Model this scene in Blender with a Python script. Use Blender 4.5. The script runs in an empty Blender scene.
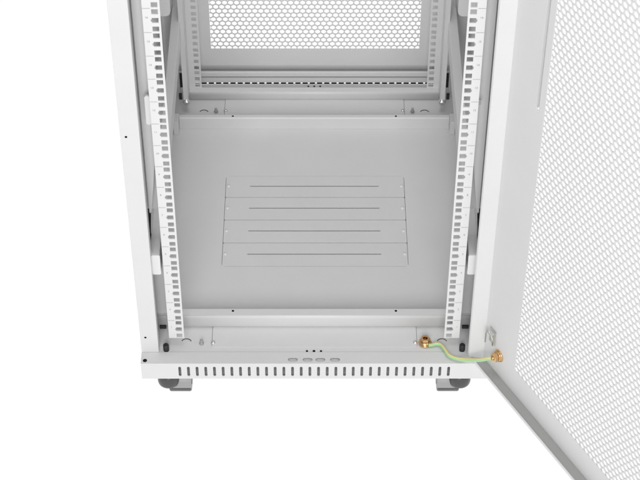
import bpy, bmesh, math
from mathutils import Vector, Matrix
from mathutils.geometry import tessellate_polygon

scene = bpy.context.scene
COL = scene.collection

# ------------------------------------------------------------------ materials
def mat(name, color, rough=0.45, metal=0.0, bump=0.0, bscale=900.0, spec=0.5, var=0.0, coat=0.0):
    m = bpy.data.materials.new(name)
    m.use_nodes = True
    nt = m.node_tree
    b = nt.nodes['Principled BSDF']
    b.inputs['Base Color'].default_value = (*color, 1)
    b.inputs['Roughness'].default_value = rough
    b.inputs['Metallic'].default_value = metal
    b.inputs['Specular IOR Level'].default_value = spec
    if coat:
        b.inputs['Coat Weight'].default_value = coat
    tc = nt.nodes.new('ShaderNodeTexCoord')
    if var:
        nz = nt.nodes.new('ShaderNodeTexNoise')
        nz.inputs['Scale'].default_value = 14.0
        nz.inputs['Detail'].default_value = 4.0
        nt.links.new(tc.outputs['Object'], nz.inputs['Vector'])
        rp = nt.nodes.new('ShaderNodeValToRGB')
        rp.color_ramp.elements[0].position = 0.3
        rp.color_ramp.elements[1].position = 0.7
        rp.color_ramp.elements[0].color = (*[c * (1 - var) for c in color], 1)
        rp.color_ramp.elements[1].color = (*[min(1, c * (1 + var)) for c in color], 1)
        nt.links.new(nz.outputs['Fac'], rp.inputs['Fac'])
        nt.links.new(rp.outputs['Color'], b.inputs['Base Color'])
    if bump:
        n2 = nt.nodes.new('ShaderNodeTexNoise')
        n2.inputs['Scale'].default_value = bscale
        n2.inputs['Detail'].default_value = 2.0
        nt.links.new(tc.outputs['Object'], n2.inputs['Vector'])
        bp = nt.nodes.new('ShaderNodeBump')
        bp.inputs['Strength'].default_value = bump
        bp.inputs['Distance'].default_value = 0.0004
        nt.links.new(n2.outputs['Fac'], bp.inputs['Height'])
        nt.links.new(bp.outputs['Normal'], b.inputs['Normal'])
    return m

PAINT_C = (0.67, 0.67, 0.67)
M_PAINT = mat('powder_coat', PAINT_C, 0.42, bump=0.18, bscale=1400, var=0.012, spec=0.4)
M_RAIL = mat('rail_paint', (0.70, 0.70, 0.70), 0.4, bump=0.12, bscale=1400, spec=0.4)
M_CAP = mat('white_plastic', (0.72, 0.72, 0.72), 0.35)
M_DARK = mat('dark_hole', (0.012, 0.012, 0.012), 0.9, spec=0.1)
M_BLACK = mat('black_bolt_and_shade', (0.02, 0.02, 0.021), 0.45)  # bolts, also the strips and pads that stand for shaded gaps
M_PRINT = mat('grey_print', (0.27, 0.27, 0.28), 0.6)
M_ZINC = mat('zinc', (0.78, 0.78, 0.78), 0.25, metal=1.0, bump=0.1, bscale=500)
M_BRASS = mat('brass', (0.78, 0.50, 0.25), 0.24, metal=1.0, bump=0.25, bscale=500)
M_CASTER = mat('caster_grey', (0.33, 0.33, 0.333), 0.42, bump=0.1)
M_GREY = mat('matte_grey', (0.34, 0.34, 0.335), 0.8, bump=0.4, bscale=900)  # even grey, serves as shade on the door's bottom return
M_FOOT = mat('foot_grey', (0.065, 0.065, 0.068), 0.28, bump=0.1)

def cable_material():
    m = bpy.data.materials.new('earth_wire')
    m.use_nodes = True
    nt = m.node_tree
    b = nt.nodes['Principled BSDF']
    b.inputs['Roughness'].default_value = 0.4
    uv = nt.nodes.new('ShaderNodeAttribute')
    uv.attribute_name = 'ring'
    rp = nt.nodes.new('ShaderNodeValToRGB')
    rp.color_ramp.interpolation = 'CONSTANT'
    e = rp.color_ramp.elements
    e[0].position = 0.0; e[0].color = (0.36, 0.63, 0.30, 1)
    e[1].position = 0.73; e[1].color = (0.80, 0.66, 0.30, 1)
    nt.links.new(uv.outputs['Fac'], rp.inputs['Fac'])
    nt.links.new(rp.outputs['Color'], b.inputs['Base Color'])
    return m
M_WIRE = cable_material()

# ------------------------------------------------------------------ mesh helper
class MB:
    def __init__(s):
        s.bm = bmesh.new()

    def quad(s, *pts):
        return s.bm.faces.new([s.bm.verts.new(p) for p in pts])

    def box(s, x0, x1, y0, y1, z0, z1, M=None):
        x0, x1 = sorted((x0, x1)); y0, y1 = sorted((y0, y1)); z0, z1 = sorted((z0, z1))
        v = [Vector((x, y, z)) for z in (z0, z1) for y in (y0, y1) for x in (x0, x1)]
        if M is not None:
            v = [M @ p for p in v]
        v = [s.bm.verts.new(p) for p in v]
        for f in ((0, 2, 3, 1), (4, 5, 7, 6), (0, 1, 5, 4), (2, 6, 7, 3), (0, 4, 6, 2), (1, 3, 7, 5)):
            s.bm.faces.new([v[i] for i in f])
        return s

    def plate(s, outer, holes, t, F):
        """flat plate with holes: 2d outlines, thickness t, F(u,v,w)->3d"""
        polys = [outer] + holes
        flat = [p for poly in polys for p in poly]
        tris = tessellate_polygon([[Vector((u, v, 0)) for u, v in poly] for poly in polys])
        top = [s.bm.verts.new(F(u, v, 0)) for u, v in flat]
        bot = [s.bm.verts.new(F(u, v, t)) for u, v in flat]
        for a, b, c in tris:
            s.bm.faces.new((top[a], top[b], top[c]))
            s.bm.faces.new((bot[c], bot[b], bot[a]))
        i = 0
        for poly in polys:
            n = len(poly)
            for k in range(n):
                a, b = i + k, i + (k + 1) % n
                s.bm.faces.new((top[a], top[b], bot[b], bot[a]))
            i += n
        return s

    def grid_plate(s, us, vs, t, F, is_hole):
        """plate made of a rectangular grid, some cells left open"""
        nu, nv = len(us), len(vs)
        V = {}
        def vert(i, j, k):
            if (i, j, k) not in V:
                V[(i, j, k)] = s.bm.verts.new(F(us[i], vs[j], t * k))
            return V[(i, j, k)]
        solid = lambda i, j: 0 <= i < nu - 1 and 0 <= j < nv - 1 and not is_hole(i, j)
        for i in range(nu - 1):
            for j in range(nv - 1):
                if not solid(i, j):
                    continue
                c = [(i, j), (i + 1, j), (i + 1, j + 1), (i, j + 1)]
                s.bm.faces.new([vert(*q, 0) for q in c])
                s.bm.faces.new([vert(*q, 1) for q in reversed(c)])
                for (a, b), nb in (((c[0], c[1]), (i, j - 1)), ((c[1], c[2]), (i + 1, j)),
                                   ((c[2], c[3]), (i, j + 1)), ((c[3], c[0]), (i - 1, j))):
                    if not solid(*nb):
                        s.bm.faces.new([vert(*a, 0), vert(*a, 1), vert(*b, 1), vert(*b, 0)])
        return s

    def lathe(s, prof, M, n=28, smooth=True):
        """prof: list of (r, h) revolved about local z"""
        rings = []
        for r, h in prof:
            if r < 1e-7:
                rings.append([s.bm.verts.new(M @ Vector((0, 0, h)))])
            else:
                rings.append([s.bm.verts.new(M @ Vector((r * math.cos(2 * math.pi * k / n), r * math.sin(2 * math.pi * k / n), h))) for k in range(n)])
        for a, b in zip(rings, rings[1:]):
            for k in range(n):
                k2 = (k + 1) % n
                if len(a) == 1 and len(b) == 1:
                    continue
                if len(a) == 1:
                    f = s.bm.faces.new((a[0], b[k2], b[k]))
                elif len(b) == 1:
                    f = s.bm.faces.new((a[k], a[k2], b[0]))
                else:
                    f = s.bm.faces.new((a[k], a[k2], b[k2], b[k]))
                f.smooth = smooth
        return s

    def tube(s, pts, r, n=12, ring_attr=False, cap=True):
        pts = [Vector(p) for p in pts]
        lay = s.bm.verts.layers.float.new('ring') if ring_attr else None
        prev = None
        up = Vector((0, 0, 1))
        first = last = None
        for i, p in enumerate(pts):
            t = (pts[min(i + 1, len(pts) - 1)] - pts[max(i - 1, 0)]).normalized()
            if i == 0:
                ref = up if abs(t.z) < 0.9 else Vector((1, 0, 0))
                a = (ref - t * ref.dot(t)).normalized()
            else:
                a = (a - t * a.dot(t)).normalized()
            b = t.cross(a)
            ring = []
            for k in range(n):
                ang = 2 * math.pi * k / n
                v = s.bm.verts.new(p + (a * math.cos(ang) + b * math.sin(ang)) * r)
                if lay:
                    # helical stripe coordinate
                    tri = ((k + 0.5) / n + 0.56 - i * 0.0012) % 1.0
                    v[lay] = 1.0 - abs(tri * 2 - 1)
                ring.append(v)
            if prev:
                for k in range(n):
                    f = s.bm.faces.new((prev[k], prev[(k + 1) % n], ring[(k + 1) % n], ring[k]))
                    f.smooth = True
            else:
                first = ring
            prev = ring
        if cap:
            s.bm.faces.new(list(reversed(first)))
            s.bm.faces.new(prev)
        return s

    def build(s, name, material, parent=None, bevel=0.0, seg=2):
        bmesh.ops.recalc_face_normals(s.bm, faces=s.bm.faces[:])
        me = bpy.data.meshes.new(name)
        s.bm.to_mesh(me)
        s.bm.free()
        for mm in (material if isinstance(material, (list, tuple)) else [material]):
            me.materials.append(mm)
        o = bpy.data.objects.new(name, me)
        COL.objects.link(o)
        if parent is not None:
            o.parent = parent
            off = Vector((0, 0, 0))
            p = parent
            while p is not None:
                off += Vector(p.location)
                p = p.parent
            o.location = -off if off.length > 0 and not parent.parent else (0, 0, 0)
        if bevel:
            bv = o.modifiers.new('Bevel', 'BEVEL')
            bv.width = bevel
            bv.segments = seg
            bv.limit_method = 'ANGLE'
            bv.angle_limit = math.radians(40)
            bv.harden_normals = False
        return o

def rrect(u0, u1, v0, v1, r, n=4):
    pts = []
    for cx, cy, a0 in ((u1 - r, v1 - r, 0), (u0 + r, v1 - r, 90), (u0 + r, v0 + r, 180), (u1 - r, v0 + r, 270)):
        for k in range(n + 1):
            a = math.radians(a0 + 90 * k / n)
            pts.append((cx + r * math.cos(a), cy + r * math.sin(a)))
    return pts

def circ(u, v, r, n=14):
    return [(u + r * math.cos(2 * math.pi * k / n), v + r * math.sin(2 * math.pi * k / n)) for k in range(n)]

def axis_matrix(origin, z, x=None):
    z = Vector(z).normalized()
    x = Vector(x) if x is not None else (Vector((1, 0, 0)) if abs(z.x) < 0.9 else Vector((0, 1, 0)))
    x = (x - z * x.dot(z)).normalized()
    y = z.cross(x)
    m = Matrix((x, y, z)).transposed().to_4x4()
    m.translation = Vector(origin)
    return m

def hex_sheet(b, u0, v0, nu, nv, pitch, F, t, hole=0.80):
    """perforated sheet: hexagonal cells, each a ring round a hexagonal hole"""
    row = pitch * math.sqrt(3) / 2
    R = pitch / math.sqrt(3)
    V = {}
    def vert(u, v, k):
        key = (round(u * 2e4), round(v * 2e4), k)
        if key not in V:
            V[key] = b.bm.verts.new(F(u, v, t * k))
        return V[key]
    for j in range(nv):
        for i in range(nu):
            cu = u0 + i * pitch + (pitch / 2 if j % 2 else 0)
            cv = v0 + j * row
            o0, o1, i0, i1 = [], [], [], []
            for k in range(6):
                a = math.radians(30 + 60 * k)
                du, dv = R * math.cos(a), R * math.sin(a)
                o0.append(vert(cu + du, cv + dv, 0)); o1.append(vert(cu + du, cv + dv, 1))
            NH = 12
            inn0, inn1 = [], []
            for k in range(NH):
                a = math.radians(30 + 360 / NH * k)
                rr = R * hole * (0.985 if k % 2 == 0 else 0.90)
                inn0.append(b.bm.verts.new(F(cu + rr * math.cos(a), cv + rr * math.sin(a), 0)))
                inn1.append(b.bm.verts.new(F(cu + rr * math.cos(a), cv + rr * math.sin(a), t)))
            for k in range(6):
                k2 = (k + 1) % 6
                ia, ib, ic = 2 * k, 2 * k + 1, (2 * k + 2) % NH
                b.bm.faces.new((o0[k], o0[k2], inn0[ic], inn0[ib], inn0[ia]))
                b.bm.faces.new((o1[k2], o1[k], inn1[ia], inn1[ib], inn1[ic]))
                b.bm.faces.new((inn0[ia], inn0[ib], inn1[ib], inn1[ia]))
                b.bm.faces.new((inn0[ib], inn0[ic], inn1[ic], inn1[ib]))

# ------------------------------------------------------------------ dimensions (metres)
U = 0.04445
NU = 25
H = NU * U                 # top of what is built
ZT = -0.0228               # tray level
ZB = -0.061                # underside of the base
ZG = -0.1285               # ground
DEP = 0.682                # front rail to rear rail
YC = DEP / 2

def thing(name, label, cat, loc):
    o = bpy.data.objects.new(name, None)
    o.empty_display_size = 0.1
    COL.objects.link(o)
    o.location = loc
    o['label'] = label
    o['category'] = cat
    return o

cab = thing('server_cabinet', 'white steel open server rack cabinet with its perforated front door swung open', 'server cabinet', (0, YC, ZG))
bpy.context.view_layer.update()

def screw_head(b, p, n, r=0.004, h=0.0018):
    M = axis_matrix(p, n)
    b.lathe([(r, 0), (r * 0.95, h * 0.45), (r * 0.7, h * 0.8), (r * 0.35, h), (0, h)], M, 14)

def hole_disc(b, p, n, r, stretch=1.0):
    M = axis_matrix(p, n) @ Matrix.Diagonal((stretch, 1, 1, 1))
    b.lathe([(r, -0.0006), (r, 0.0003), (0, 0.0003)], M, 18, smooth=False)

# ------------------------------------------------------------------ base: front sill
b = MB()
slots = []
for k in range(32):
    x = -0.2332 + k * (0.4664 / 31)
    slots.append(rrect(x - 0.0024, x + 0.0024, -0.0548, -0.0303, 0.0023, 3))
b.plate([(-0.3, ZB), (0.3, ZB), (0.3, ZT), (-0.3, ZT)], slots, 0.002, lambda u, v, w: Vector((u, -0.04 + w, v)))
b.box(-0.2995, 0.2995, -0.0379, -0.0125, ZB, ZB + 0.002)
b.box(-0.2995, 0.2995, -0.0379, -0.0127, ZT - 0.0052, ZT - 0.0032)     # inner sheet under the knockouts
for s in (-1, 1):
    b.box(s * 0.2975, s * 0.2995, -0.0379, -0.0126, ZB + 0.0021, ZT - 0.0054)
sill = b.build('front_sill', M_PAINT, cab)
b = MB()
ovals = [rrect(x - 0.0085, x + 0.0085, -0.0355, -0.0265, 0.0044, 5) for x in (-0.0370, -0.0115, 0.0105, 0.0360)]
b.plate([(-0.3, -0.0402), (0.3, -0.0402), (0.3, -0.0135), (-0.3, -0.0135)], ovals, -0.0012, lambda u, v, w: Vector((u, v, ZT + 0.0013 + w)))
b.build('sill_flange', M_PAINT, sill)
b = MB()
for x in (-0.0370, -0.0115, 0.0105, 0.0360):
    b.plate(rrect(x - 0.0080, x + 0.0080, -0.0350, -0.0270, 0.0039, 5), [], -0.0007, lambda u, v, w: Vector((u, v, ZT - 0.0024 + w)))
b.build('knockout', M_PAINT, sill)
for x, y, r in ((-0.0126, -0.0105, 0.0019), (-0.0004, -0.0105, 0.0024), (0.0118, -0.0105, 0.0019)):
    b = MB(); hole_disc(b, (x, y, ZT + 0.0006), (0, 0, 1), r); b.build('screw_hole', M_DARK, sill)
for s in (-1, 1):
    b = MB(); hole_disc(b, (s * 0.2930, -0.0333, ZT + 0.0014), (0, 0, 1), 0.0037); b.build('screw_hole', M_DARK, sill)

# base tray (front and rear), floor panel, bars
b = MB()
b.box(-0.2970, 0.2970, -0.0126, 0.0520, ZT - 0.0020, ZT)
b.box(-0.2970, 0.2970, -0.0124, 0.0433, ZB, ZB + 0.002)
b.box(-0.2970, 0.2970, 0.0413, 0.0433, ZB + 0.0021, ZT - 0.0021)
for q in (-1, 1):
    b.box(q * 0.2950, q * 0.2970, -0.0124, 0.0412, ZB + 0.0021, ZT - 0.0021)
b.build('base_tray', M_PAINT, cab)
b = MB()
b.box(-0.297, 0.297, 0.5900, 0.6805, ZB + 0.001, ZT)
b.build('base_tray', M_PAINT, cab)

# front plate over the cable entry, small screws
for (y0, y1, sy) in ((-0.0016, 0.0470, 1), (0.5900, 0.6715, -1)):
    b = MB()
    b.plate(rrect(-0.1782, 0.1792, y0, y1, 0.0025, 2), [], -0.0012, lambda u, v, w: Vector((u, v, ZT + 0.0014 + w)))
    ep = b.build('cable_entry_plate', M_PAINT, cab)
    for q in (-0.1787, 0.1797):
        b = MB()
        b.box(q - 0.0005, q + 0.0005, y0 + 0.004 * sy, y1, ZT, ZT + 0.0003)
        b.build('plate_gap', M_PRINT, ep)
    for s in (-1, 1):
        b = MB(); screw_head(b, (s * 0.1765, 0.0085 if sy > 0 else 0.634, ZT + 0.0014), (0, 0, 1), 0.0040, 0.003); b.build('screw', M_ZINC, ep)

# cable arcs and stubs on the trays
for y, dy, xs, xt in ((0.0110, 0.0100, 0.2235, 0.1968), (0.6300, 0.634, 0.2200, 0.1958)):
    for s in (-1, 1):
        b = MB()
        pts = [(s * xs + 0.0085 * math.cos(math.radians(a)), y + 0.0075 * math.sin(math.radians(a)), ZT + 0.0004) for a in range(15, 171, 12)]
        b.tube(pts, 0.0008, 6)
        b.build('cable_notch', M_FOOT, cab)
        if s < 0 or y > 0.3:
            b = MB()
            b.lathe([(0.0040, 0), (0.0040, 0.003), (0.0026, 0.0035), (0.0026, 0.009), (0.0020, 0.0096), (0, 0.0096)], axis_matrix((s * xt, dy - 0.003, ZT + 0.0001), (0, 0, 1)), 14)
            b.build('stud', M_CASTER, cab)

# cross bars
def cross_bar(y0, y1, z1, face):
    b = MB()
    n = 6
    r = 0.009
    prof = []
    if face < 0:
        # rounded upper front edge
        n = 14
        prof = [(y0 - 0.0022 + 0.0070 * (1 - math.cos(math.radians(90 * (1 - q / 10)))) , ZT + 0.0004 + (z1 - 0.004 - ZT - 0.0004) * (1 - math.sin(math.radians(90 * (1 - q / 10))))) for q in range(11)]
        prof += [(y0 - 0.0022 + 0.0035 * (1 - math.cos(math.radians(22.5 * q))), z1 - 0.004 + 0.004 * math.sin(math.radians(22.5 * q))) for q in range(1, 5)]
        prof = [(y0 + 0.0049, ZT)] + prof
        n = len(prof) - 3
    else:
        prof = [(y0, ZT), (y0, z1 - 0.002), (y0 + 0.002, z1)]
    prof += [(y1, z1), (y1, ZT)]
    xs = (-0.2945, 0.2945) if face < 0 else (-0.2655, 0.2655)
    L = [b.bm.verts.new((xs[0], y, z)) for y, z in prof]
    R = [b.bm.verts.new((xs[1], y, z)) for y, z in prof]
    m = len(prof)
    for k in range(m):
        f = b.bm.faces.new((L[k], L[(k + 1) % m], R[(k + 1) % m], R[k]))
        if face < 0 and 2 <= k <= n + 1:
            f.smooth = True
    b.bm.faces.new(L); b.bm.faces.new(list(reversed(R)))
    return b.build('cross_bar', M_PAINT, cab)

fb = cross_bar(0.0435, 0.0592, 0.0106, -1)
rb = cross_bar(0.5800, 0.5895, 0.0057, 1)
for x in (-0.1425, 0.1432):
    b = MB(); hole_disc(b, (x, 0.0545, 0.0107), (0, 0, 1), 0.0022); b.build('screw_hole', M_DARK, fb)
for x in (-0.160, 0.1605):
    b = MB(); hole_disc(b, (x, 0.5855, 0.0058), (0, 0, 1), 0.0020); b.build('screw_hole', M_DARK, rb)
for s in (-1, 1):
    b = MB()
    b.box(s * 0.2715, s * 0.2600, 0.0395, 0.0432, -0.0195, -0.0125)
    b.build('clip', M_BLACK, fb, 0.0006)
    b = MB()
    b.box(s * 0.2760, s * 0.2660, 0.562, 0.5895, ZT, 0.0100)
    b.build('end_bracket', M_PAINT, rb, 0.0012)

# rear upstand bar with rounded top
b = MB()
prof = [(0.6735, ZT)] + [(0.6645 + 0.0070 * (1 - math.cos(math.radians(90 * (1 - q / 10)))), ZT + 0.0004 + (0.0188) * (1 - math.sin(math.radians(90 * (1 - q / 10))))) for q in range(11)]
prof += [(0.6645 + 0.0035 * (1 - math.cos(math.radians(22.5 * q))), -0.0036 + 0.0036 * math.sin(math.radians(22.5 * q))) for q in range(1, 5)] + [(0.6805, 0.0000), (0.6805, ZT)]
L = [b.bm.verts.new((-0.2495, y, z)) for y, z in prof]
R = [b.bm.verts.new((0.2495, y, z)) for y, z in prof]
for k in range(len(prof)):
    f = b.bm.faces.new((L[k], L[(k + 1) % len(prof)], R[(k + 1) % len(prof)], R[k])); f.smooth = 2 <= k <= 13
b.bm.faces.new(L); b.bm.faces.new(list(reversed(R)))
ub = b.build('rear_upstand', M_PAINT, cab)
for x in (-0.012, 0.0, 0.012):
    b = MB(); hole_disc(b, (x, 0.7155, -0.0256), (0, 0, 1), 0.0020); b.build('screw_hole', M_DARK, ub)

# ------------------------------------------------------------------ floor panel and its four cover plates
PX0, PX1 = -0.1690, 0.1720
PY = [0.1975, 0.2586, 0.3201, 0.3820, 0.4420]
opening = rrect(PX0, PX1, PY[0], PY[-1], 0.006, 4)
b = MB()
b.plate([(-0.2947, 0.0594), (0.2947, 0.0594), (0.2947, 0.5798), (-0.2947, 0.5798)], [opening], -0.002, lambda u, v, w: Vector((u, v, ZT + w)))
fp = b.build('floor_panel', M_PAINT, cab)
b = MB()
b.box(-0.2900, 0.2900, 0.0440, 0.5795, ZB + 0.001, ZB + 0.003)
for x0, x1, y0, y1 in ((-0.29, 0.29, 0.0436, 0.0456), (-0.29, 0.29, 0.578, 0.5798), (-0.2715, -0.2690, 0.046, 0.578), (0.2690, 0.2715, 0.046, 0.578)):
    b.box(x0, x1, y0, y1, ZB + 0.0031, ZT - 0.0021)
b.build('slot_light_block', M_PAINT, fp)  # unseen pan added under the slots to keep floor light out
for k in range(4):
    g = 0.0007
    y0, y1 = PY[k] + g, PY[k + 1] - g
    ym = (y0 + y1) / 2 + 0.0015
    b = MB()
    r = 0.0022
    slot = rrect(-0.1230, 0.1233, ym - 0.0014, ym + 0.0014, 0.0013, 3)
    b.plate(rrect(PX0 + g, PX1 - g, y0, y1, r, 3), [slot], -0.002, lambda u, v, w: Vector((u, v, ZT + 0.0002 + w)))
    cp = b.build('cover_plate', M_PAINT, cab)
    for x in (PX0 + 0.0058, PX1 - 0.0058):
        b = MB(); screw_head(b, (x, ym, ZT + 0.0002), (0, 0, 1), 0.0032, 0.0022); b.build('screw', M_CAP, cp)

# ------------------------------------------------------------------ mounting rails
def text_mesh(txt, size):
    cu = bpy.data.curves.new('t', 'FONT')
    cu.body = txt
    cu.size = size
    cu.align_x = 'CENTER'; cu.align_y = 'CENTER'
    o = bpy.data.objects.new('t', cu)
    COL.objects.link(o)
    dg = bpy.context.evaluated_depsgraph_get()
    me = o.evaluated_get(dg).to_mesh()
    vs = [v.co.copy() for v in me.vertices]
    fs = [tuple(p.vertices) for p in me.polygons]
    o.to_mesh_clear()
    bpy.data.objects.remove(o)
    bpy.data.curves.remove(cu)
    return vs, fs

NUMS = {k: text_mesh(str(k), 0.0050) for k in range(1, NU + 1)}

def rail(s, y, d):
    """s: side sign, y: face plane, d: +1 the flange runs back, -1 it runs forward"""
    xo, xi = 0.2518, 0.2254
    hc, hw, hh = 0.2335, 0.0049, 0.0046
    us = [s * xi, s * (hc - hw), s * (hc + hw), s * xo]
    vs = [0.0]
    for k in range(NU):
        for c in (0.00635, 0.02222, 0.0381):
            vs += [k * U + c - hh, k * U + c + hh]
    vs.append(H)
    b = MB()
    b.grid_plate(us, vs, 0.002 * d, lambda u, v, w: Vector((u, y + w, v)), lambda i, j: i == 1 and j % 2 == 1)
    b.box(s * (xo - 0.002), s * xo, y + 0.0021 * d, y + 0.0520 * d, 0.0, H)
    if d < 0:
        b.box(s * (xo + 0.0001), s * (xo + 0.0070), y + 0.0500 * d, y + 0.0520 * d, 0.0, H)
    # third flange folded outward, cut away where the side beam passes
    for z0, z1 in ((0.0, 0.157), (0.262, H)) if d > 0 else ():
        b.box(s * (xo + 0.0002), s * 0.2770, y + 0.0500 * d, y + 0.0520 * d, z0, z1)
    if d > 0:
        n0 = len(b.bm.faces)
        for k in range(1, NU):
            z = k * U
            b.box(s * 0.2400, s * 0.2514, y - 0.0003, y - 0.0001, z - 0.00022, z + 0.00022)
        for k in range(NU):
            vs_, fs_ = NUMS[k + 1]
            cx, cz = s * 0.2462, (k + 0.62) * U
            base = [b.bm.verts.new((cx + v.x, y - 0.0003, cz + v.y)) for v in vs_]
            for f in fs_:
                try:
                    b.bm.faces.new([base[i] for i in f])
                except ValueError:
                    pass
        for k in range(NU):
            z = k * U + 0.02222
            b.box(s * (hc + hw), s * (hc + hw + 0.0014), y - 0.0003, y - 0.0001, z - 0.0020, z + 0.0020)
        b.bm.faces.ensure_lookup_table()
        for f in b.bm.faces[n0:]:
            f.material_index = 1
    o = b.build('mounting_rail', [M_RAIL, M_PRINT], cab)
    if d < 0:
        t = MB()
        screw_head(t, (s * 0.2535, y + 0.0520 * d - 0.0001, 0.0045), (0, -1, 0.35), 0.0072, 0.005)
        t.build('screw', M_ZINC, o)
    return o

for s in (-1, 1):
    rail(s, 0.0, 1)
    rail(s, DEP, -1)

# ------------------------------------------------------------------ corner posts, side panels, side beams
for s in (-1, 1):
    b = MB()
    b.box(s * 0.2700, s * 0.3000, -0.0140, -0.0120, ZT + 0.0015, H)
    b.box(s * 0.2700, s * 0.2718, -0.0119, 0.0060, ZT + 0.0015, H)
    b.box(s * 0.2982, s * 0.3000, -0.0119, 0.0200, ZT + 0.0015, H)
    po = b.build('corner_post', M_PAINT, cab, 0.0007)
    for z in (0.0165, 0.4745, 0.93):
        b = MB(); hole_disc(b, (s * 0.2910, -0.01405, z), (0, -1, 0), 0.0020); b.build('screw_hole', M_DARK, po)
    b = MB()
    b.box(s * 0.2700, s * 0.3000, DEP + 0.0120, DEP + 0.0140, ZT + 0.0015, H)
    b.box(s * 0.2700, s * 0.2718, DEP - 0.0060, DEP + 0.0119, ZT + 0.0015, H)
    b.box(s * 0.2982, s * 0.3000, DEP - 0.0200, DEP + 0.0119, ZT + 0.0015, H)
    b.build('corner_post', M_PAINT, cab, 0.0007)
    b = MB()
    b.box(s * 0.2950, s * 0.2965, 0.0210, DEP - 0.0210, ZT + 0.0010, H)
    b.box(s * 0.2900, s * 0.2949, 0.0210, 0.0225, ZT + 0.0010, H)
    b.build('side_panel', M_PAINT, cab)
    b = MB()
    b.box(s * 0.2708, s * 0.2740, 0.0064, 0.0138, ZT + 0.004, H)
    b.build('gap_shade_strip', M_BLACK, po)  # black strip puts the shaded gap along the post into colour
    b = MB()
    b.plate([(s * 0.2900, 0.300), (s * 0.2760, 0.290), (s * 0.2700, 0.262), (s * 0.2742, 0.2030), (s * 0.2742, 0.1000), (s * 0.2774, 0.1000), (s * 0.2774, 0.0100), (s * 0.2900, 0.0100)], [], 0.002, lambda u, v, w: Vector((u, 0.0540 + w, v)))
    b.build('recess_shade', M_BLACK, po)  # black plate painted in for the shadow between post and side beam
    b = MB()
    b.plate([(s * 0.2705, H), (s * 0.2705, 0.272), (s * 0.2690, 0.270), (s * 0.2668, 0.276), (s * 0.2590, 0.345), (s * 0.2525, 0.410), (s * 0.2525, H)], [], 0.002, lambda u, v, w: Vector((u, 0.0300 + w, v)))
    b.build('filler_strip', M_PAINT, po)
    b = MB()
    if s < 0:
        b.plate(rrect(s * 0.2562 - 0.0040, s * 0.2562 + 0.0040, 0.482, 0.540, 0.0039, 5), [], 0.004, lambda u, v, w: Vector((u, 0.0060 + w, v)))
        b.build('latch_tab', M_PAINT, po, 0.0008)
    else:
        b.box(s * 0.2560, s * 0.2520, 0.0040, 0.0080, 0.524, 0.534)
        b.build('latch_tab', M_GREY, po, 0.0008)
    # side beam with its white end cap
    b = MB()
    b.box(s * 0.2735, s * 0.2565, 0.0020, DEP + 0.0200, 0.158, 0.2025)
    be = b.build('side_beam', M_PAINT, cab, 0.0012)
    b = MB()
    b.plate(rrect(s * 0.2632 - 0.0072, s * 0.2632 + 0.0072, 0.1578, 0.2030, 0.0030, 5), [], 0.0028, lambda u, v, w: Vector((u, -0.0010 + w, v)))
    b.build('end_cap', M_CAP, be, 0.0007, 2)
    # upright inner bracket, lower corner rounded
    b = MB()
    o = [(s * 0.2945, H), (s * 0.2945, 0.392), (s * 0.2580, 0.392), (s * 0.2535, 0.394), (s * 0.2510, 0.398), (s * 0.2500, 0.404), (s * 0.2500, H)]
    b.plate(o, [], 0.002, lambda u, v, w: Vector((u, 0.4000 + w, v)))
    b.build('side_bracket', M_PAINT, cab)
    # black bolt of the levelling foot
    b = MB()
    b.lathe([(0.0052, 0), (0.0052, 0.0120), (0.0046, 0.0132), (0.0030, 0.0136), (0, 0.0130)], axis_matrix((s * 0.2575, -0.0075, ZT), (0, 0, 1)), 18)
    b.build('foot_bolt', M_BLACK, cab)

# ------------------------------------------------------------------ casters and levelling feet
def caster(x, y, s):
    b = MB()
    # wheel lying on a sideways axle
    R = 0.0235
    M = axis_matrix((x, y, ZG + R), (s, 0, 0))
    b.lathe([(0, -0.0195), (0.0210, -0.0195), (R - 0.0012, -0.0190), (R, -0.0170), (R, 0.0170), (R - 0.0012, 0.0190), (0.0210, 0.0195), (0, 0.0195)], M, 40)
    c = b.build('caster', M_FOOT, cab)
    b = MB()
    b.box(x - 0.0235, x + 0.0235, y - 0.020, y + 0.020, ZB - 0.0030, ZB - 0.0002)
    b.lathe([(0.0165, 0), (0.0165, 0.0100), (0, 0.0100)], axis_matrix((x, y, ZB - 0.0131), (0, 0, 1)), 24)
    prev = None
    for q in range(13):                       # pale hood added over dark wheel, top-to-bottom shading put in as colour
        a = math.radians(4 + 9.5 * q)
        ring = [b.bm.verts.new((x + xx, y - rr * math.cos(a), ZG + R + rr * math.sin(a))) for rr in (R + 0.0006, R + 0.0018) for xx in (-0.0205, 0.0205)]
        if prev:
            for i0, i1 in ((0, 1), (1, 3), (3, 2), (2, 0)):
                b.bm.faces.new((prev[i0], prev[i1], ring[i1], ring[i0])).smooth = i0 + i1 in (1, 5)
        else:
            b.bm.faces.new((ring[0], ring[1], ring[3], ring[2]))
        prev = ring
    b.bm.faces.new((prev[0], prev[2], prev[3], prev[1]))
    for k in (-1, 1):
        b.box(x + k * 0.0197, x + k * 0.0214, y - 0.012, y + 0.012, ZG + 0.020, ZB - 0.0032)
    b.build('fork', M_CASTER, c, 0.0008)
    return c
for y in (0.0, DEP):
    for s in (-1, 1):
        caster(s * 0.2370, y, s)
        b = MB()
        M = axis_matrix((s * 0.2565, y - 0.0120 if y < 0.1 else y, -0.0995), (0, 0, 1))
        b.lathe([(0, 0), (0.0165, 0), (0.0192, 0.002), (0.0200, 0.006), (0.0196, 0.014), (0.0175, 0.022), (0.0130, 0.027), (0.0070, 0.0300), (0.0052, 0.0305), (0.0052, 0.0382), (0, 0.0382)], M, 32)
        b.build('levelling_foot', M_FOOT, cab)

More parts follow.
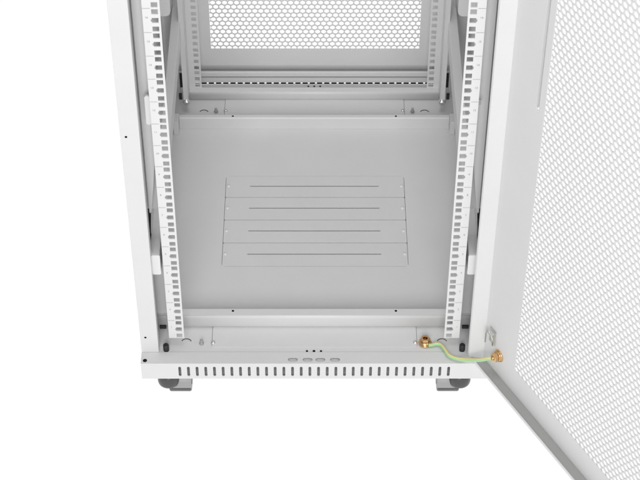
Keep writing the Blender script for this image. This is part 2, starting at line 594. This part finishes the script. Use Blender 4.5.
for s in (-1, 1):
    b = MB()
    b.box(s * 0.2710, s * 0.2600, 0.6990, 0.7030, -0.0150, 0.0200)
    b.build('black_block', M_BLACK, cab)  # black block standing in for the dark gap beside the rear rail
    b = MB()
    b.box(s * 0.2700, s * 0.2640, 0.6560, 0.6590, -0.0110, 0.0040)
    b.build('black_block', M_BLACK, cab)
# ------------------------------------------------------------------ rear end: slotted strip, ledges, rear door
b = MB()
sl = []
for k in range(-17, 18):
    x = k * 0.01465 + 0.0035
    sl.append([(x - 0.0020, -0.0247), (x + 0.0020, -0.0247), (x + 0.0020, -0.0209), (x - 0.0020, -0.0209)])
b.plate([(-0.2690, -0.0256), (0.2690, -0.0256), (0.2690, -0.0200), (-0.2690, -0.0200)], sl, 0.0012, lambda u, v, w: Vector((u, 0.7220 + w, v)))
b.build('shaded_sill_strip', M_BLACK, cab)  # black colour stands for the sill's inner face in shade
b = MB()
b.box(-0.2980, 0.2980, 0.7205, 0.7245, -0.0199, -0.0085)
b.box(-0.2980, 0.2980, 0.7190, 0.7245, -0.0030, 0.0068)
b.box(-0.2980, 0.2980, 0.7246, 0.7360, -0.0190, -0.0170)
b.box(-0.2980, 0.2980, 0.7340, 0.7360, -0.0169, -0.0020)
b.box(-0.2980, 0.2980, 0.6810, 0.7215, -0.0560, -0.0257)
b.box(-0.2980, 0.2980, 0.7361, 0.7520, -0.0120, -0.0100)
b.box(-0.2980, 0.2980, 0.7500, 0.7520, -0.0099, 0.0104)
b.box(-0.2980, 0.2980, 0.7394, 0.7520, 0.0105, 0.0120)
b.build('rear_sill', M_PAINT, cab, 0.0005)

PITCH = 0.0118
ROW = PITCH * math.sqrt(3) / 2
RD = MB()
DX0, DX1, DZ0 = -0.2072, 0.2105, 0.0530
RD.plate([(-0.2980, 0.0105), (0.2980, 0.0105), (0.2980, H), (-0.2980, H)], [[(DX0, DZ0), (DX1, DZ0), (DX1, H - 0.05), (DX0, H - 0.05)]], 0.0012, lambda u, v, w: Vector((u, 0.7380 + w, v)))
rd = RD.build('rear_door', M_PAINT, cab)
b = MB()
hex_sheet(b, DX0 + 0.0015, DZ0 + 0.001, 37, int((H - 0.05 - DZ0) / ROW) + 1, PITCH, lambda u, v, w: Vector((u, 0.7394 + w, v)), 0.0012, 0.79)
b.build('perforated_panel', M_PAINT, rd)

# ------------------------------------------------------------------ front door, swung open
PHI = math.radians(-60.6)
dx, dy = math.cos(PHI), math.sin(PHI)
nx, ny = dy, -dx
OX, OY = 0.3029, -0.0466
def D(s, z, off=0.0):
    return Vector((OX + dx * s + nx * off, OY + dy * s + ny * off, z))
DM = Matrix(((dx, nx, 0, OX), (dy, ny, 0, OY), (0, 0, 1, 0), (0, 0, 0, 1)))   # (s, off, z)
S0, S1 = -0.0205, 0.575
ZD = -0.0205
PS0, PZ0 = 0.0690, 0.0375
b = MB()
b.plate([(S0, ZD), (S1, ZD), (S1, H), (S0, H)], [[(PS0, PZ0), (S1 - 0.09, PZ0), (S1 - 0.09, H - 0.055), (PS0, H - 0.055)], rrect(0.0478, 0.0548, 0.596, H - 0.12, 0.0034, 5)], -0.0012, lambda u, v, w: D(u, v, w))
# hinge-side return: slanted web, then a lip
b.plate([(0, ZD), (0.0200, ZD), (0.0200, H), (0, H)], [], 0.0012, lambda u, v, w: D(S0 + 0.0008 - 0.80 * u - w, v, u))
b.box(-0.0400, -0.0368, 0.0188, 0.0200, ZD, H, DM)
# bottom return and its lip
b.box(S0, S1, 0.0003, 0.0180, ZD - 0.0002, ZD + 0.0010, DM)
b.box(S0 - 0.006, S1, 0.0181, 0.0200, ZD - 0.0002, ZD + 0.0050, DM)
# far edge return
shade_band = MB()
shade_band.box(S0 + 0.004, S1, 0.0008, 0.0172, ZD + 0.0012, ZD + 0.0022, DM)  # grey band: shade on the bottom return, put in as colour
b.box(S1 + 0.0002, S1 + 0.0014, -0.0010, 0.0200, ZD, H, DM)
fd = b.build('front_door', M_PAINT, cab, 0.0005)
b = MB()
hex_sheet(b, PS0 + 0.0020, PZ0 + 0.001, int((S1 - 0.09 - PS0) / PITCH) + 2, int((H - 0.055 - PZ0) / ROW) + 1, PITCH, lambda u, v, w: D(u, v, -0.0014 + w), -0.0015, 0.785)
b.build('perforated_panel', M_PAINT, fd)
b = MB()
b.plate(rrect(0.0474, 0.0552, 0.594, H - 0.118, 0.0036, 5), [], -0.0010, lambda u, v, w: D(u, v, -0.0058 + w))
b.box(0.0464, 0.0472, -0.0068, -0.0014, 0.594, H - 0.118, DM)
b.box(0.0554, 0.0562, -0.0068, -0.0014, 0.594, H - 0.118, DM)
b.build('groove', M_PAINT, fd)
shade_band.build('bottom_shade', M_GREY, fd)
# spring hinge at the foot of the door
b = MB()
b.box(-0.0080, 0.0100, 0.0002, 0.0014, 0.040, 0.074, DM)
b.tube([D(-0.0065, 0.040, 0.010), D(-0.0065, 0.071, 0.010), D(-0.0040, 0.0745, 0.010), D(0.0075, 0.0680, 0.009), D(0.0095, 0.0640, 0.008), D(0.0095, 0.044, 0.006)], 0.0013, 8)
b.box(-0.0075, 0.0095, 0.0040, 0.0110, 0.0690, 0.0704, DM @ Matrix.Translation((0, 0, 0)))
b.build('spring_hinge', M_ZINC, fd)
# brass fasteners
def brass_nut(origin, n, parent, xdir=None):
    M = axis_matrix(origin, n, xdir)
    b = MB()
    b.lathe([(0.0112, 0), (0.0117, 0.0010), (0.0112, 0.0022), (0.0085, 0.0030)], M, 30)
    b.lathe([(0.0102, 0.0028), (0.0105, 0.0036), (0.0100, 0.0046), (0.0070, 0.0050)], M, 30)
    b.lathe([(0.0085, 0.0050), (0.0086, 0.0115), (0.0078, 0.0128), (0.0046, 0.0128), (0.0042, 0.0120), (0.0042, 0.0075), (0, 0.0075)], M, 6, smooth=False)
    o = b.build('brass_nut', M_BRASS, parent)
    t = MB()
    t.lathe([(0.0038, 0.0074), (0.0038, 0.0086), (0.0028, 0.0104), (0, 0.0106)], M, 12)
    t.build('stud', mat_stud, o)
    return o
mat_stud = mat('dark_brass', (0.25, 0.14, 0.06), 0.35, metal=1.0)
brass_nut((0.1937, 0.0075, ZT + 0.0014), (0, 0, 1), cab)
brass_nut(D(0.0235, 0.0290, 0.0002), (nx, ny, 0.0), fd, (0, 0, 1))

# ------------------------------------------------------------------ grounding cable
ctrl = [(0.1990, -0.0010, ZT + 0.0050), (0.2055, -0.0005, ZT + 0.0050), (0.2130, 0.0010, -0.0165), (0.2205, -0.0015, -0.0165), (0.2265, -0.0120, -0.0160),
        (0.2330, -0.0265, -0.0150), (0.2450, -0.0350, -0.0140), (0.2600, -0.0430, -0.0080), (0.2740, -0.0560, 0.0050),
        (0.2850, -0.0655, 0.0160), (0.2950, -0.0700, 0.0240), (0.3010, -0.0720, 0.0270)]
ctrl = [Vector(p) for p in ctrl]
pts = []
for i in range(len(ctrl) - 1):
    p0, p1, p2, p3 = ctrl[max(i - 1, 0)], ctrl[i], ctrl[i + 1], ctrl[min(i + 2, len(ctrl) - 1)]
    for k in range(8):
        t = k / 8
        pts.append(0.5 * ((2 * p1) + (p2 - p0) * t + (2 * p0 - 5 * p1 + 4 * p2 - p3) * t * t + (3 * p1 - p0 - 3 * p2 + p3) * t ** 3))
pts.append(ctrl[-1])
cable = thing('grounding_cable', 'green and yellow grounding cable bolted between the cabinet sill and the door', 'cable', ctrl[0])
b = MB()
b.tube(pts, 0.0031, 18, ring_attr=True)
b.build('insulated_wire', M_WIRE, cable)
for p, q in ((Vector((0.1937, 0.0075, ZT + 0.0044)), ctrl[0]), (D(0.0235, 0.0290, 0.0040), ctrl[-1])):
    b = MB()
    b.tube([q, q.lerp(p, 0.55)], 0.0036, 14)
    b.build('cable_lug', M_BRASS, cable)

# ------------------------------------------------------------------ ground: translucent white sheet, given a glow from below to stay shadowless
b = MB()
b.quad((-14, -14, ZG), (14, -14, ZG), (14, 14, ZG), (-14, 14, ZG))
gm = bpy.data.materials.new('translucent_white')
gm.use_nodes = True
nt = gm.node_tree
for n in list(nt.nodes):
    if n.type != 'OUTPUT_MATERIAL':
        nt.nodes.remove(n)
tr = nt.nodes.new('ShaderNodeBsdfTranslucent')
tr.inputs['Color'].default_value = (0.97, 0.97, 0.97, 1)
nt.links.new(tr.outputs[0], nt.nodes['Material Output'].inputs['Surface'])
floor = b.build('floor', gm)
floor['kind'] = 'structure'
floor['label'] = 'white floor sheet under the cabinet with an added glow from below'

# ------------------------------------------------------------------ world and lamps
w = bpy.data.worlds.new('World')
scene.world = w
w.use_nodes = True
nt = w.node_tree
bg = nt.nodes['Background']
tc = nt.nodes.new('ShaderNodeTexCoord')
sp = nt.nodes.new('ShaderNodeSeparateXYZ')
nt.links.new(tc.outputs['Generated'], sp.inputs[0])
rp = nt.nodes.new('ShaderNodeValToRGB')
rp.color_ramp.elements[0].position = 0.55
rp.color_ramp.elements[0].color = (1.045, 1.045, 1.045, 1)  # white below the horizon, added to make the floor sheet glow
rp.color_ramp.elements[1].position = 0.72
rp.color_ramp.elements[1].color = (0.24, 0.24, 0.24, 1)
mp = nt.nodes.new('ShaderNodeMapRange')
mp.inputs['From Min'].default_value = -1
mp.inputs['From Max'].default_value = 1
nt.links.new(sp.outputs['Z'], mp.inputs['Value'])
nt.links.new(mp.outputs['Result'], rp.inputs['Fac'])
nt.links.new(rp.outputs['Color'], bg.inputs['Color'])
bg.inputs['Strength'].default_value = 1.0

def area(name, loc, target, sx, sy, power):
    l = bpy.data.lights.new(name, 'AREA')
    l.shape = 'RECTANGLE'
    l.size = sx; l.size_y = sy
    l.energy = power
    o = bpy.data.objects.new(name, l)
    COL.objects.link(o)
    o.location = loc
    d = Vector(target) - Vector(loc)
    o.rotation_euler = d.to_track_quat('-Z', 'Y').to_euler()
    return o
area('softbox', (-0.1, -3.9, 2.6), (0, 0.3, 0.1), 1.8, 1.8, 118)
area('overhead_fill', (0.0, -0.3, 3.6), (0, 0.2, 0), 1.0, 1.4, 28)  # added fill lamp, brightens the cabinet interior

# ------------------------------------------------------------------ camera
f_px, th, yaw, roll = 1806.386, 0.774224, 0.00416014, 0.00286931
c, s = math.cos(yaw), math.sin(yaw)
fw = Vector((s * math.cos(th), c * math.cos(th), -math.sin(th)))
rt = Vector((c, -s, 0)); up = rt.cross(fw)
r2 = math.cos(roll) * rt + math.sin(roll) * up
u2 = -math.sin(roll) * rt + math.cos(roll) * up
cd = bpy.data.cameras.new('camera')
cam = bpy.data.objects.new('camera', cd)
COL.objects.link(cam)
m = Matrix((r2, u2, -fw)).transposed().to_4x4()
m.translation = Vector((0.0007306, -2.1234121, 2.3143661))
cam.matrix_world = m
cd.sensor_width = 36
cd.lens = f_px / 640 * 36
cd.clip_end = 200
scene.camera = cam

scene.view_settings.view_transform = 'Standard'
scene.view_settings.look = 'None'
scene.view_settings.exposure = 0.0
scene.view_settings.gamma = 1.0
scene.cycles.max_bounces = 12
scene.cycles.diffuse_bounces = 8
